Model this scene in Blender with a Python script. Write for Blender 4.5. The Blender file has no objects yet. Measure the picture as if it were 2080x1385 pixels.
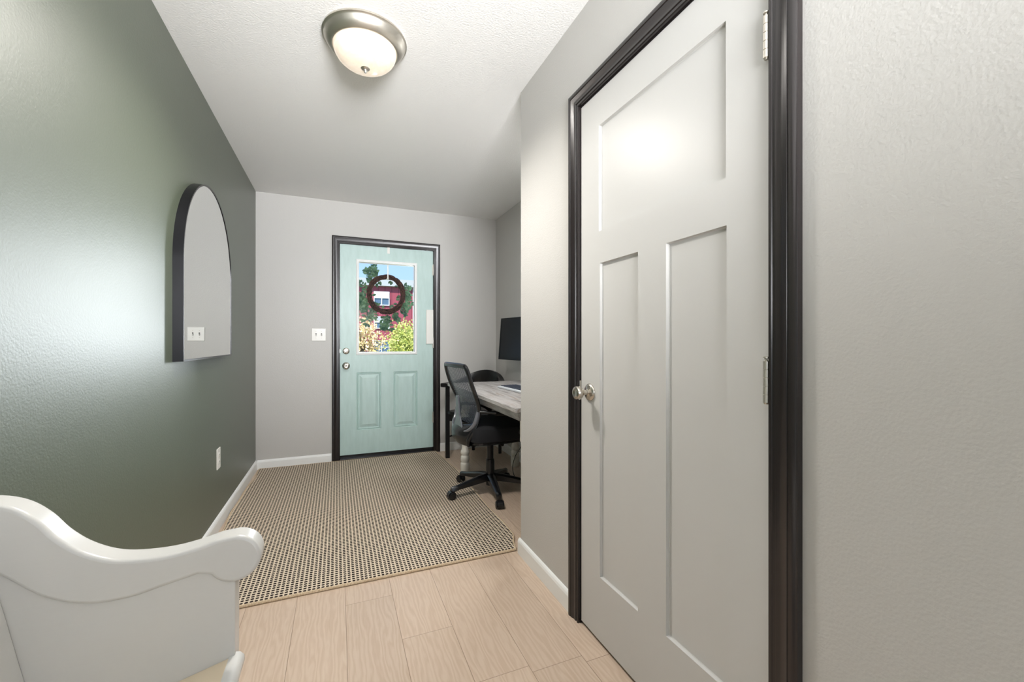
import bpy, bmesh, math, random
from mathutils import Vector, Matrix

C = bpy.context.scene.collection
PI = math.pi
random.seed(7)

# ------------------------------------------------------------------ camera
EYE = 1.122
cam_data = bpy.data.cameras.new('camera')
cam = bpy.data.objects.new('camera', cam_data)
C.objects.link(cam)
cam_data.sensor_width = 36.0
cam_data.lens = 36.0 * 850.0 / 2080.0
cam_data.shift_y = (694.0 - 692.5) / 2080.0
cam_data.clip_start = 0.02
cam_data.clip_end = 300
cam.location = (0, 0, EYE)
cam.rotation_euler = (PI / 2, 0, -0.3951)
bpy.context.scene.camera = cam

# ------------------------------------------------------------------ view
vs = bpy.context.scene.view_settings
vs.view_transform = 'Standard'
vs.look = 'None'
vs.gamma = 1.0
vs.use_curve_mapping = False
vs.exposure = 0.26

# ------------------------------------------------------------------ sky
w = bpy.data.worlds.new('sky')
bpy.context.scene.world = w
w.use_nodes = True
nt = w.node_tree
bg = nt.nodes['Background']
tc = nt.nodes.new('ShaderNodeTexCoord')
sx = nt.nodes.new('ShaderNodeSeparateXYZ')
cr = nt.nodes.new('ShaderNodeValToRGB')
cr.color_ramp.elements[0].position = 0.0
cr.color_ramp.elements[0].color = (0.46, 0.68, 0.98, 1)
cr.color_ramp.elements[1].position = 0.5
cr.color_ramp.elements[1].color = (0.22, 0.42, 0.88, 1)
nt.links.new(tc.outputs['Generated'], sx.inputs[0])
nt.links.new(sx.outputs['Z'], cr.inputs[0])
nt.links.new(cr.outputs[0], bg.inputs[0])
bg.inputs[1].default_value = 1.15

def area(name, loc, target, sx_, sy_, power, col, spread=PI):
    l = bpy.data.lights.new(name, 'AREA')
    l.shape = 'RECTANGLE'; l.size = sx_; l.size_y = sy_
    l.energy = power; l.color = col; l.spread = spread
    o = bpy.data.objects.new(name, l); C.objects.link(o)
    o.location = loc
    o.rotation_euler = (Vector(target) - Vector(loc)).to_track_quat('-Z', 'Y').to_euler()
    return o

s = bpy.data.lights.new('sun', 'SUN'); s.energy = 4.2; s.angle = 0.01; s.color = (1, 0.95, 0.86)
so = bpy.data.objects.new('sun', s); C.objects.link(so)
so.rotation_euler = (math.radians(48), 0, math.radians(-35))
# assumed daylight: area lights at unseen living room windows behind the camera
area('assumed_rear_daylight', (1.1, -4.35, 1.35), (0.6, 0, 3.0), 3.2, 1.9, 22, (0.93, 0.97, 1.0))
area('assumed_side_daylight', (4.25, -2.2, 1.35), (0, -1.7, 2.6), 2.2, 1.8, 150, (0.93, 0.97, 1.0))
# unseen fill light added behind the camera, aimed up to brighten the ceiling
area('ceiling_fill_light', (0.25, -1.1, 1.55), (0.16, 1.6, 2.55), 1.0, 0.7, 34, (0.97, 0.98, 1.0), math.radians(76))
# unseen area light added outside the front door for the green wall's sheen
area('wall_sheen_light', (2.45, 10.0, 1.8), (0.45, 4.25, 1.45), 1.35, 3.6, 700, (0.90, 0.96, 1.0))

# ------------------------------------------------------------------ materials
def lin(c):
    return tuple(((x / 255) / 12.92 if x / 255 <= 0.04045 else ((x / 255 + 0.055) / 1.055) ** 2.4) for x in c)

class M:
    """small helper round one Principled material"""
    def __init__(s, name, rgb, rough=0.5, metal=0.0, spec=0.5, coat=0.0):
        s.m = bpy.data.materials.new(name); s.m.use_nodes = True
        s.nt = s.m.node_tree; s.p = s.nt.nodes['Principled BSDF']
        c = lin(rgb)
        s.p.inputs['Base Color'].default_value = (*c, 1)
        s.p.inputs['Roughness'].default_value = rough
        s.p.inputs['Metallic'].default_value = metal
        s.p.inputs['Specular IOR Level'].default_value = spec
        s.p.inputs['Coat Weight'].default_value = coat
        s.tc = None
    def n(s, t, **k):
        x = s.nt.nodes.new(t)
        for a, b in k.items(): setattr(x, a, b)
        return x
    def l(s, a, b): s.nt.links.new(a, b)
    def co(s, scale=(1, 1, 1), kind='Object', rot=(0, 0, 0)):
        t = s.n('ShaderNodeTexCoord'); m = s.n('ShaderNodeMapping')
        m.inputs['Scale'].default_value = scale
        m.inputs['Rotation'].default_value = rot
        s.l(t.outputs[kind], m.inputs[0]); return m.outputs[0]
    def noise(s, co, scale, detail=4, rough=0.5, dist=0.0):
        n = s.n('ShaderNodeTexNoise'); n.inputs['Scale'].default_value = scale
        n.inputs['Detail'].default_value = detail; n.inputs['Roughness'].default_value = rough
        n.inputs['Distortion'].default_value = dist
        s.l(co, n.inputs['Vector']); return n.outputs['Fac']
    def ramp(s, fac, stops):
        r = s.n('ShaderNodeValToRGB'); e = r.color_ramp.elements
        while len(e) < len(stops): e.new(0.5)
        for i, (p, c) in enumerate(stops):
            e[i].position = p; e[i].color = (*lin(c), 1)
        s.l(fac, r.inputs[0]); return r.outputs[0]
    def bump(s, h, strength, dist=0.01):
        b = s.n('ShaderNodeBump'); b.inputs['Strength'].default_value = strength
        b.inputs['Distance'].default_value = dist
        s.l(h, b.inputs['Height']); s.l(b.outputs[0], s.p.inputs['Normal']); return s
    def color(s, out): s.l(out, s.p.inputs['Base Color']); return s
    def vary(s, a, b, scale=6, stretch=(1, 1, 1), lo=0.35, hi=0.65):
        return s.color(s.ramp(s.noise(s.co(stretch), scale), [(lo, a), (hi, b)]))

def wall_mat(name, rgb, rough, spec, bump=0.22, scale=170):
    m = M(name, rgb, rough, spec=spec)
    co = m.co()
    h = m.noise(co, scale, 2, 0.5, 0.0)
    m.bump(h, bump, 0.003)
    return m

mats = {}
mats['grey_wall'] = wall_mat('grey_wall_paint', (194, 192, 188), 0.42, 0.4)
mats['green_wall'] = wall_mat('green_wall_paint', (74, 83, 66), 0.46, 1.0, 0.22)
gp = mats['green_wall'].p.inputs
gp['Coat Weight'].default_value = 0.5; gp['Coat Roughness'].default_value = 0.46; gp['Coat IOR'].default_value = 1.65
mats['ceiling'] = wall_mat('ceiling_paint', (236, 235, 233), 0.5, 0.35, 0.55, 125)
mats['white_trim'] = M('white_trim_paint', (238, 239, 237), 0.35)
mats['white_door'] = M('white_door_paint', (199, 198, 195), 0.38, spec=0.3)
d = M('dark_casing_paint', (34, 29, 29), 0.27, spec=0.55)
mats['casing'] = d
d = M('mint_door_paint', (178, 204, 198), 0.38)
d.color(d.ramp(d.noise(d.co((6, 1, 1.2)), 5, 5, 0.6), [(0.3, (177, 201, 196)), (0.7, (188, 211, 207))]))
mats['mint'] = d
mats['nickel'] = M('satin_nickel', (196, 190, 180), 0.24, 1.0)
mats['brushed'] = M('brushed_nickel', (206, 201, 191), 0.38, 1.0)
mats['plastic_white'] = M('white_plastic', (232, 230, 224), 0.3)
mats['slot'] = M('dark_slot', (50, 48, 46), 0.5)
mats['black_metal'] = M('black_metal', (22, 22, 26), 0.28, 0.3)
mats['rim'] = M('polished_rim', (92, 88, 88), 0.35, 1.0)
mats['mirror'] = M('mirror_glass', (222, 224, 222), 0.01, 1.0)
mats['black_plastic'] = M('black_plastic', (20, 21, 24), 0.27, spec=0.6)
mats['painted_sheen'] = M('painted_sheen_plastic', (92, 95, 102), 0.22, spec=0.9, coat=0.5)  # grey base paints in light reflected off black plastic
mats['mesh'] = M('mesh_fabric', (58, 64, 74), 0.35, spec=0.8)  # blue-grey base paints in the light reflected by the mesh
mats['black_wood'] = M('black_painted_wood', (20, 19, 21), 0.3)
d = M('black_fabric', (17, 18, 22), 0.9); d.bump(d.noise(d.co(), 600, 2), 0.3, 0.001); mats['fabric'] = d
mats['screen'] = M('monitor_screen', (20, 20, 22), 0.30, spec=0.18)
mats['bezel'] = M('bezel_plastic', (10, 10, 11), 0.4, spec=0.2)
mats['key'] = M('key_caps', (58, 64, 78), 0.4)
mats['keyboard_body'] = M('keyboard_body', (205, 208, 210), 0.35)
d = M('white_leg_paint', (228, 224, 214), 0.38); mats['white_leg'] = d
d = M('bench_white_paint', (208, 207, 203), 0.30)
cc = d.co((1, 1, 1))
n1 = d.noise(d.co((3, 3, 16)), 9, 6, 0.7)
d.color(d.ramp(n1, [(0.18, (190, 187, 182)), (0.30, (200, 199, 195)), (1, (202, 201, 197))]))
d.bump(d.noise(d.co((2, 2, 22)), 8, 4), 0.06, 0.002); mats['bench'] = d
d = M('bench_seat_paint', (214, 198, 172), 0.4)
mats['bench_seat'] = d
# weathered desk planks (grain runs along Y)
d = M('weathered_planks', (150, 142, 134), 0.35)
co = d.co((9, 0.9, 9)); a = d.noise(co, 3.2, 7, 0.65, 0.5)
d.color(d.ramp(a, [(0.25, (98, 92, 88)), (0.42, (142, 136, 132)), (0.55, (180, 177, 175)), (0.70, (134, 118, 104)), (0.85, (192, 194, 196))]))
d.bump(a, 0.12, 0.003); mats['planks'] = d
d = M('brown_twigs', (62, 40, 32), 0.8); co = d.co((1, 1, 1)); a = d.noise(co, 60, 5)
d.color(d.ramp(a, [(0.35, (36, 24, 22)), (0.65, (86, 56, 44))])); d.bump(a, 0.6, 0.01); mats['twig'] = d
d = M('eucalyptus_leaves', (58, 92, 70), 0.45)
d.color(d.ramp(d.noise(d.co(), 14, 2), [(0.35, (40, 74, 56)), (0.65, (96, 128, 92))])); mats['leaf'] = d

# glass pane that lets light straight through
gm = bpy.data.materials.new('clear_glass'); gm.use_nodes = True
g = gm.node_tree; g.nodes.clear()
o_ = g.nodes.new('ShaderNodeOutputMaterial'); mx = g.nodes.new('ShaderNodeMixShader')
tr = g.nodes.new('ShaderNodeBsdfTransparent'); gl = g.nodes.new('ShaderNodeBsdfGlossy')
fr = g.nodes.new('ShaderNodeFresnel'); fr.inputs[0].default_value = 1.06
gl.inputs['Roughness'].default_value = 0.02
g.links.new(fr.outputs[0], mx.inputs[0]); g.links.new(tr.outputs[0], mx.inputs[1])
g.links.new(gl.outputs[0], mx.inputs[2]); g.links.new(mx.outputs[0], o_.inputs[0])

# lamp bowl: alabaster swirl glass, glowing
d = M('alabaster_glass', (196, 186, 168), 0.2)
a = d.noise(d.co((1, 1, 5)), 7, 5, 0.55, 2.5)
glow = d.ramp(a, [(0.25, (242, 216, 186)), (0.5, (250, 232, 212)), (0.75, (255, 242, 228))])
d.l(glow, d.p.inputs['Emission Color']); d.p.inputs['Emission Strength'].default_value = 0.52
d.p.inputs['Specular IOR Level'].default_value = 0.6
mats['bowl'] = d

# wide oak planks: width 0.1935 along Y, staggered joints
d = M('oak_planks', (206, 184, 160), 0.36, spec=0.45)
t = d.n('ShaderNodeTexCoord'); sp = d.n('ShaderNodeSeparateXYZ'); d.l(t.outputs['Object'], sp.inputs[0])
def mth(op, a, b=None, c=None):
    x = d.n('ShaderNodeMath', operation=op)
    for i, v in enumerate((a, b, c)):
        if v is None: continue
        if isinstance(v, (int, float)): x.inputs[i].default_value = v
        else: d.l(v, x.inputs[i])
    return x.outputs[0]
PW = 0.1935
u = mth('DIVIDE', mth('ADD', sp.outputs['X'], 0.162 + PW * 40), PW)
row = mth('FLOOR', u); fu = mth('FRACT', u)
wn = d.n('ShaderNodeTexWhiteNoise', noise_dimensions='1D'); d.l(row, wn.inputs['W'])
# row 40..: joints seen at y 1.915 (row 41), 1.62 (row 42), 1.27 (row 43)
off = mth('ADD', mth('MULTIPLY', mth('SUBTRACT', row, 41.0), -0.30), 1.915 + 1.22 * 10)
off2 = mth('ADD', off, mth('MULTIPLY', mth('GREATER_THAN', row, 43.5), mth('MULTIPLY', wn.outputs['Value'], 1.0)))
v_ = mth('DIVIDE', mth('ADD', mth('SUBTRACT', sp.outputs['Y'], off2), 1.22 * 40), 1.22)
cell = mth('FLOOR', v_); fv = mth('FRACT', v_)
eu = mth('MINIMUM', fu, mth('SUBTRACT', 1.0, fu)); ev = mth('MINIMUM', fv, mth('SUBTRACT', 1.0, fv))
gap = mth('MINIMUM', mth('DIVIDE', mth('MULTIPLY', eu, PW), 0.0014), mth('DIVIDE', mth('MULTIPLY', ev, 1.22), 0.0014))
gap = mth('MINIMUM', gap, 1.0)
comb = d.n('ShaderNodeCombineXYZ')
d.l(mth('ADD', mth('MULTIPLY', sp.outputs['X'], 1.0), mth('MULTIPLY', row, 3.17)), comb.inputs[0])
d.l(mth('MULTIPLY', mth('ADD', sp.outputs['Y'], mth('MULTIPLY', cell, 5.3)), 0.16), comb.inputs[1])
warp = d.n('ShaderNodeTexNoise'); warp.inputs['Scale'].default_value = 5.0; warp.inputs['Detail'].default_value = 2
d.l(comb.outputs[0], warp.inputs['Vector'])
wv = d.n('ShaderNodeTexWave', wave_type='BANDS', bands_direction='X')
d.l(comb.outputs[0], wv.inputs['Vector'])
wv.inputs['Scale'].default_value = 17; wv.inputs['Distortion'].default_value = 16
wv.inputs['Detail'].default_value = 3; wv.inputs['Detail Scale'].default_value = 1.2
fine = d.n('ShaderNodeTexNoise'); fine.inputs['Scale'].default_value = 160; fine.inputs['Detail'].default_value = 3
c2 = d.n('ShaderNodeCombineXYZ'); d.l(sp.outputs['X'], c2.inputs[0]); d.l(mth('MULTIPLY', sp.outputs['Y'], 0.05), c2.inputs[1])
d.l(c2.outputs[0], fine.inputs['Vector'])
grain = mth('ADD', mth('MULTIPLY', wv.outputs['Fac'], 0.5), mth('MULTIPLY', fine.outputs['Fac'], 0.5))
col = d.ramp(grain, [(0.1, (188, 166, 145)), (0.5, (196, 175, 155)), (0.9, (203, 184, 165))])
wn2 = d.n('ShaderNodeTexWhiteNoise', noise_dimensions='2D')
c3 = d.n('ShaderNodeCombineXYZ'); d.l(row, c3.inputs[0]); d.l(cell, c3.inputs[1]); d.l(c3.outputs[0], wn2.inputs['Vector'])
hs = d.n('ShaderNodeHueSaturation'); d.l(col, hs.inputs['Color'])
d.l(mth('ADD', mth('MULTIPLY', wn2.outputs['Value'], 0.10), 0.95), hs.inputs['Value'])
mxc = d.n('ShaderNodeMix', data_type='RGBA'); mxc.inputs['A'].default_value = (*lin((120, 98, 78)), 1)
d.l(gap, mxc.inputs['Factor']); d.l(hs.outputs[0], mxc.inputs['B'])
d.l(mxc.outputs['Result'], d.p.inputs['Base Color'])
d.bump(mth('ADD', gap, mth('MULTIPLY', grain, 0.12)), 0.35, 0.0012)
mats['oak'] = d

# rug: cream mesh over dark ovals, 18.6 mm pitch
d = M('woven_jute', (200, 182, 154), 0.9, spec=0.15)
t = d.n('ShaderNodeTexCoord'); sp = d.n('ShaderNodeSeparateXYZ'); d.l(t.outputs['Object'], sp.inputs[0])
nz = d.n('ShaderNodeTexNoise'); nz.inputs['Scale'].default_value = 30; d.l(t.outputs['Object'], nz.inputs['Vector'])
wob = mth('MULTIPLY', mth('SUBTRACT', nz.outputs['Fac'], 0.5), 0.004)
ru = mth('FRACT', mth('DIVIDE', mth('ADD', mth('ADD', sp.outputs['X'], wob), 5.0), 0.0186))
rv = mth('FRACT', mth('DIVIDE', mth('ADD', mth('ADD', sp.outputs['Y'], wob), 5.005), 0.0190))
du = mth('ABSOLUTE', mth('SUBTRACT', ru, 0.5)); dv = mth('ABSOLUTE', mth('SUBTRACT', rv, 0.5))
su = mth('POWER', mth('DIVIDE', du, 0.35), 3.0); sv = mth('POWER', mth('DIVIDE', dv, 0.315), 3.0)
r_ = mth('ADD', su, sv)
mask = d.n('ShaderNodeMapRange'); mask.inputs['From Min'].default_value = 0.7; mask.inputs['From Max'].default_value = 1.35
d.l(r_, mask.inputs['Value'])
jn = d.n('ShaderNodeTexNoise'); jn.inputs['Scale'].default_value = 240; d.l(t.outputs['Object'], jn.inputs['Vector'])
cream = d.ramp(jn.outputs['Fac'], [(0.3, (186, 170, 148)), (0.7, (232, 217, 196))])
mxr = d.n('ShaderNodeMix', data_type='RGBA'); mxr.inputs['A'].default_value = (*lin((42, 33, 30)), 1)
d.l(mask.outputs[0], mxr.inputs['Factor']); d.l(cream, mxr.inputs['B'])
d.l(mxr.outputs['Result'], d.p.inputs['Base Color'])
d.bump(mth('ADD', mask.outputs[0], mth('MULTIPLY', jn.outputs['Fac'], 0.3)), 0.6, 0.003)
mats['rug'] = d
d = M('rug_binding', (206, 184, 150), 0.9, spec=0.1)
a = d.noise(d.co(), 180, 3); d.color(d.ramp(a, [(0.3, (176, 154, 124)), (0.7, (214, 196, 170))])); d.bump(a, 0.5, 0.003)
mats['binding'] = d
# outdoors
d = M('red_siding', (150, 52, 62), 0.6)
t = d.n('ShaderNodeTexCoord'); sp = d.n('ShaderNodeSeparateXYZ'); d.l(t.outputs['Object'], sp.inputs[0])
st = mth('GREATER_THAN', mth('FRACT', mth('DIVIDE', mth('ADD', sp.outputs['X'], 50.0), 0.30)), 0.12)
mxs = d.n('ShaderNodeMix', data_type='RGBA'); mxs.inputs['A'].default_value = (*lin((138, 62, 74)), 1)
mxs.inputs['B'].default_value = (*lin((170, 80, 94)), 1); d.l(st, mxs.inputs['Factor'])
d.l(mxs.outputs['Result'], d.p.inputs['Base Color']); mats['red'] = d
mats['cornice'] = M('pale_cornice', (196, 200, 198), 0.6)
mats['ext_white'] = M('white_window_paint', (232, 234, 236), 0.5)
mats['ext_glass'] = M('window_glass_outside', (96, 122, 146), 0.12)
mats['grass'] = M('grass', (96, 120, 62), 0.9).vary((78, 104, 50), (126, 140, 82), 3)
d = M('yellow_leaves', (206, 206, 110), 0.6); d.vary((198, 206, 104), (228, 228, 148), 9); mats['leaf_yellow'] = d
d = M('blossom_leaves', (210, 190, 150), 0.6); d.vary((196, 182, 112), (226, 196, 170), 9); mats['leaf_blossom'] = d
mats['bark'] = M('bark', (92, 76, 62), 0.9).vary((72, 58, 46), (110, 94, 78), 20)
mats['concrete'] = M('porch_concrete', (176, 172, 164), 0.8).vary((166, 162, 154), (186, 182, 174), 12)

# ------------------------------------------------------------------ mesh helpers
def bm_(): return bmesh.new()

def box(bm, x0, x1, y0, y1, z0, z1, mi=0):
    v = [bm.verts.new(p) for p in ((x0,y0,z0),(x1,y0,z0),(x1,y1,z0),(x0,y1,z0),(x0,y0,z1),(x1,y0,z1),(x1,y1,z1),(x0,y1,z1))]
    fs = []
    for f in ((0,3,2,1),(4,5,6,7),(0,1,5,4),(1,2,6,5),(2,3,7,6),(3,0,4,7)):
        q = bm.faces.new([v[i] for i in f]); q.material_index = mi; fs.append(q)
    return v

def lathe(bm, prof, loc=(0,0,0), axis='Z', seg=40, cap=True):
    rings = []
    for r, z in prof:
        ring = []
        for i in range(seg):
            a = 2*PI*i/seg
            p = Vector((r*math.cos(a), r*math.sin(a), z))
            if axis == 'X': p = Vector((p.z, p.x, p.y))
            if axis == 'Y': p = Vector((p.x, p.z, -p.y))
            ring.append(bm.verts.new(p + Vector(loc)))
        rings.append(ring)
    for a, b in zip(rings, rings[1:]):
        for i in range(seg):
            j = (i+1) % seg
            bm.faces.new((a[i], a[j], b[j], b[i]))
    if cap:
        bm.faces.new(rings[0][::-1]); bm.faces.new(rings[-1])
    return bm

def tube(bm, pts, r, seg=12, flat=1.0, up=None, closed=False):
    pts = [Vector(p) for p in pts]; n = len(pts)
    rr = r if isinstance(r, (list, tuple)) else [r]*n
    rings = []; side = None
    for i, p in enumerate(pts):
        if closed: t = pts[(i+1) % n] - pts[(i-1) % n]
        else: t = pts[min(i+1, n-1)] - pts[max(i-1, 0)]
        t.normalize()
        ref = Vector(up) if up is not None else (Vector((0,0,1)) if abs(t.z) < 0.9 else Vector((1,0,0)))
        if side is None or up is not None: side = t.cross(ref).normalized()
        else:
            side = (side - t*side.dot(t)).normalized()
        nor = side.cross(t).normalized()
        ring = [bm.verts.new(p + side*rr[i]*math.cos(2*PI*k/seg) + nor*rr[i]*flat*math.sin(2*PI*k/seg)) for k in range(seg)]
        rings.append(ring)
    pairs = list(zip(rings, rings[1:])) + ([(rings[-1], rings[0])] if closed else [])
    for a, b in pairs:
        for i in range(seg):
            j = (i+1) % seg
            bm.faces.new((a[i], a[j], b[j], b[i]))
    if not closed:
        bm.faces.new(rings[0][::-1]); bm.faces.new(rings[-1])

def smooth_path(pts, n=6, closed=False):
    P = [Vector(p) for p in pts]; out = []; m = len(P)
    rng = range(m) if closed else range(m-1)
    for i in rng:
        if closed: p0, p1, p2, p3 = P[i-1], P[i], P[(i+1) % m], P[(i+2) % m]
        else: p0, p1, p2, p3 = P[max(i-1,0)], P[i], P[i+1], P[min(i+2,m-1)]
        for k in range(n):
            t = k/n
            out.append(0.5*((2*p1)+(-p0+p2)*t+(2*p0-5*p1+4*p2-p3)*t*t+(-p0+3*p1-3*p2+p3)*t**3))
    if not closed: out.append(P[-1])
    return out

def prism(bm, outline, axis, a, b):
    """outline: 2-D points; axis 'Y': (x,z) extruded y a..b; 'X': (y,z); 'Z': (x,y)"""
    def P(q, t):
        return {'Y': (q[0], t, q[1]), 'X': (t, q[0], q[1]), 'Z': (q[0], q[1], t)}[axis]
    lo = [bm.verts.new(P(q, a)) for q in outline]; hi = [bm.verts.new(P(q, b)) for q in outline]
    n = len(outline)
    for i in range(n):
        j = (i+1) % n
        bm.faces.new((lo[i], lo[j], hi[j], hi[i]))
    bm.faces.new(lo[::-1]); bm.faces.new(hi)

def obj(name, bm, mat, parent=None, smooth=False, bevel=0, loc=None, seg=2, auto=True):
    bmesh.ops.recalc_face_normals(bm, faces=bm.faces)
    me = bpy.data.meshes.new(name); bm.to_mesh(me); bm.free()
    ml = mat if isinstance(mat, (list, tuple)) else [mat]
    for m in ml:
        me.materials.append(m.m if isinstance(m, M) else m)
    o = bpy.data.objects.new(name, me); C.objects.link(o)
    if parent is not None: o.parent = parent
    if loc is not None: o.location = loc
    if bevel:
        b = o.modifiers.new('bevel', 'BEVEL'); b.width = bevel; b.segments = seg; b.limit_method = 'ANGLE'
        b.angle_limit = math.radians(40)
    if smooth:
        for p in me.polygons: p.use_smooth = True
        if auto:
            me.set_sharp_from_angle(angle=math.radians(38))
    return o

def thing(name, label, cat, loc=(0,0,0), rz=0, group=None):
    o = bpy.data.objects.new(name, None); C.objects.link(o)
    o.empty_display_size = 0.05
    o.location = loc; o.rotation_euler = (0, 0, rz)
    o['label'] = label; o['category'] = cat
    if group: o['group'] = group
    return o

def tag(o, label, cat, group=None):
    o['label'] = label; o['category'] = cat
    if group: o['group'] = group
    return o

def struct(o, label=None):
    o['kind'] = 'structure'
    if label: o['label'] = label
    return o

# ------------------------------------------------------------------ room shell
XL, XR, XA = -0.662, 0.8955, 1.583        # green wall, closet wall, alcove wall
D, YC, H = 4.25, 2.025, 2.44
YB, XF = -4.6, 4.4                        # far end and side of the living room behind the camera
YO = -0.35                                # where the closet wall stops behind the camera
TH = 0.12
# entry door opening x .010-.912 up to 2.058
EX0, EX1, EZ = 0.008, 0.914, 2.056
CY0, CY1, CZ = 0.640, 1.438, 2.058        # closet door opening

b = bm_(); box(b, XL-TH, XF+TH, YB-TH, D+TH, -0.12, 0.0)
struct(obj('floor', b, mats['oak']), 'wide pale oak plank floor')
b = bm_(); box(b, XL-TH, XF+TH, YB-TH, D+TH, H, H+0.12)
struct(obj('ceiling', b, mats['ceiling']), 'white lightly textured ceiling')
b = bm_(); box(b, XL-TH, XL, YB-TH, D+TH, 0, H)
struct(obj('wall_left', b, mats['green_wall']), 'satin dark green wall')
b = bm_()
box(b, XL, EX0, D, D+TH, 0, H); box(b, EX1, XA, D, D+TH, 0, H); box(b, EX0, EX1, D, D+TH, EZ, H)
struct(obj('wall_back', b, mats['grey_wall']), 'pale grey wall around the front door')
b = bm_(); box(b, XA, XA+TH, YC-TH, D+TH, 0, H)
struct(obj('wall_alcove', b, mats['grey_wall']), 'pale grey alcove wall behind the desk')
b = bm_()   # closet wall with the door opening, and its return into the alcove
box(b, XR, XR+TH, CY1, YC, 0, H); box(b, XR, XR+TH, YO, CY0, 0, H); box(b, XR, XR+TH, CY0, CY1, CZ, H)
box(b, XR+TH, XA, YC-TH, YC, 0, H); box(b, XR+TH, XA+TH, YO, YO+TH, 0, H); box(b, XA, XA+TH, YO+TH, YC-TH, 0, H)
struct(obj('wall_right', b, mats['grey_wall']), 'pale grey wall around the white closet door')
# living room behind the camera, its windows assumed
def wall_with_window(name, horiz, pos, a0, a1, w0, w1, z0, z1, thick):
    b = bm_()
    def bx(p0, p1, q0, q1):
        if horiz: box(b, p0, p1, pos, pos+thick, q0, q1)
        else: box(b, pos, pos+thick, p0, p1, q0, q1)
    bx(a0, w0, 0, H); bx(w1, a1, 0, H); bx(w0, w1, 0, z0); bx(w0, w1, z1, H)
    return struct(obj(name, b, mats['grey_wall']))
wall_with_window('wall_rear', True, YB-TH, XL, XF, -0.5, 2.7, 0.5, 2.4, TH)
wall_with_window('wall_side', False, XF, YB, YO, -3.3, -1.1, 0.55, 2.35, TH)
b = bm_(); box(b, XA+TH, XF, YO, YO+TH, 0, H)
struct(obj('wall_front', b, mats['grey_wall']))

# baseboards
def base_prof(h=0.082, t=0.013):
    return [(0, 0), (t, 0), (t, h-0.018), (t*0.75, h-0.008), (t*0.35, h-0.002), (0, h)]
def baseboard(name, p0, p1, out):
    p0 = Vector((*p0, 0)); p1 = Vector((*p1, 0)); out = Vector((*out, 0)); b = bm_()
    prof = base_prof()
    lo = [b.verts.new(p0 + out*x + Vector((0,0,z))) for x, z in prof]
    hi = [b.verts.new(p1 + out*x + Vector((0,0,z))) for x, z in prof]
    for i in range(len(prof)):
        j = (i+1) % len(prof); b.faces.new((lo[i], lo[j], hi[j], hi[i]))
    b.faces.new(lo[::-1]); b.faces.new(hi)
    return struct(obj(name, b, mats['white_trim']), 'white baseboard')
baseboard('baseboard_left', (XL, -4.5), (XL, D), (1, 0))
baseboard('baseboard_back', (XL+0.013, D), (-0.052, D), (0, -1))
baseboard('baseboard_back_alcove', (0.966, D), (XA, D), (0, -1))
baseboard('baseboard_alcove', (XA, YC), (XA, D-0.013), (-1, 0))
baseboard('baseboard_right', (XR, 1.496), (XR, YC+0.013), (-1, 0))
baseboard('baseboard_closet', (XR, YC), (XA-0.013, YC), (0, 1))
baseboard('baseboard_right_near', (XR, YO), (XR, 0.570), (-1, 0))

# casings: a moulded profile mitred round three sides
CAS = [(0.0,0.0),(0.0,0.010),(0.003,0.0125),(0.008,0.0125),(0.010,0.010),(0.016,0.0095),(0.0175,0.0125),(0.021,0.013),
       (0.026,0.0118),(0.032,0.0125),(0.040,0.0155),(0.046,0.0178),(0.0475,0.0160),(0.0495,0.0160),(0.051,0.0185),(0.058,0.0195),
       (0.064,0.0185),(0.0675,0.015),(0.068,0.0)]
def casing(name, s0, s1, top, place, scale=1.0):
    """place(s, z, t) -> xyz ; s along the wall, t out of the wall"""
    b = bm_(); rings = []
    for (s, z, ds, dz) in ((s0, 0.0, -1, 0), (s0, top, -1, 1), (s1, top, 1, 1), (s1, 0.0, 1, 0)):
        rings.append([b.verts.new(place(s+ds*w_*scale, z+dz*w_*scale, t_)) for w_, t_ in CAS])
    for a, c in zip(rings, rings[1:]):
        for i in range(len(CAS)):
            j = (i+1) % len(CAS); b.faces.new((a[i], a[j], c[j], c[i]))
    b.faces.new(rings[0]); b.faces.new(rings[-1][::-1])
    return b
b = casing('c', 0.020, 0.902, 2.047, lambda s_, z, t_: (s_, D-t_, z))
# jamb lining
box(b, EX0, 0.019, D-0.002, D+TH, 0, 2.047); box(b, 0.903, EX1, D-0.002, D+TH, 0, 2.047); box(b, EX0, EX1, D-0.002, D+TH, 2.0465, EZ)
box(b, 0.019, 0.030, D+0.052, D+0.066, 0, 2.047); box(b, 0.892, 0.903, D+0.052, D+0.066, 0, 2.047)
struct(obj('trim_1', b, mats['casing'], smooth=True), 'dark stained moulded casing around the front door')
b = casing('c', 0.6405, 1.4375, 2.058, lambda s_, z, t_: (XR-t_, s_, z))
box(b, XR-0.001, XR+TH, CY0, 0.6435, 0, CZ-0.002); box(b, XR-0.001, XR+TH, 1.4345, CY1, 0, CZ-0.002); box(b, XR-0.001, XR+TH, CY0, CY1, 2.0545, CZ)
struct(obj('trim_2', b, mats['casing'], smooth=True), 'dark stained moulded casing around the closet door')
b = bm_(); box(b, 0.0195, 0.9025, D-0.028, D+0.14, 0, 0.022)
struct(obj('trim_3', b, mats['casing'], bevel=0.004), 'dark threshold under the front door')

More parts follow.
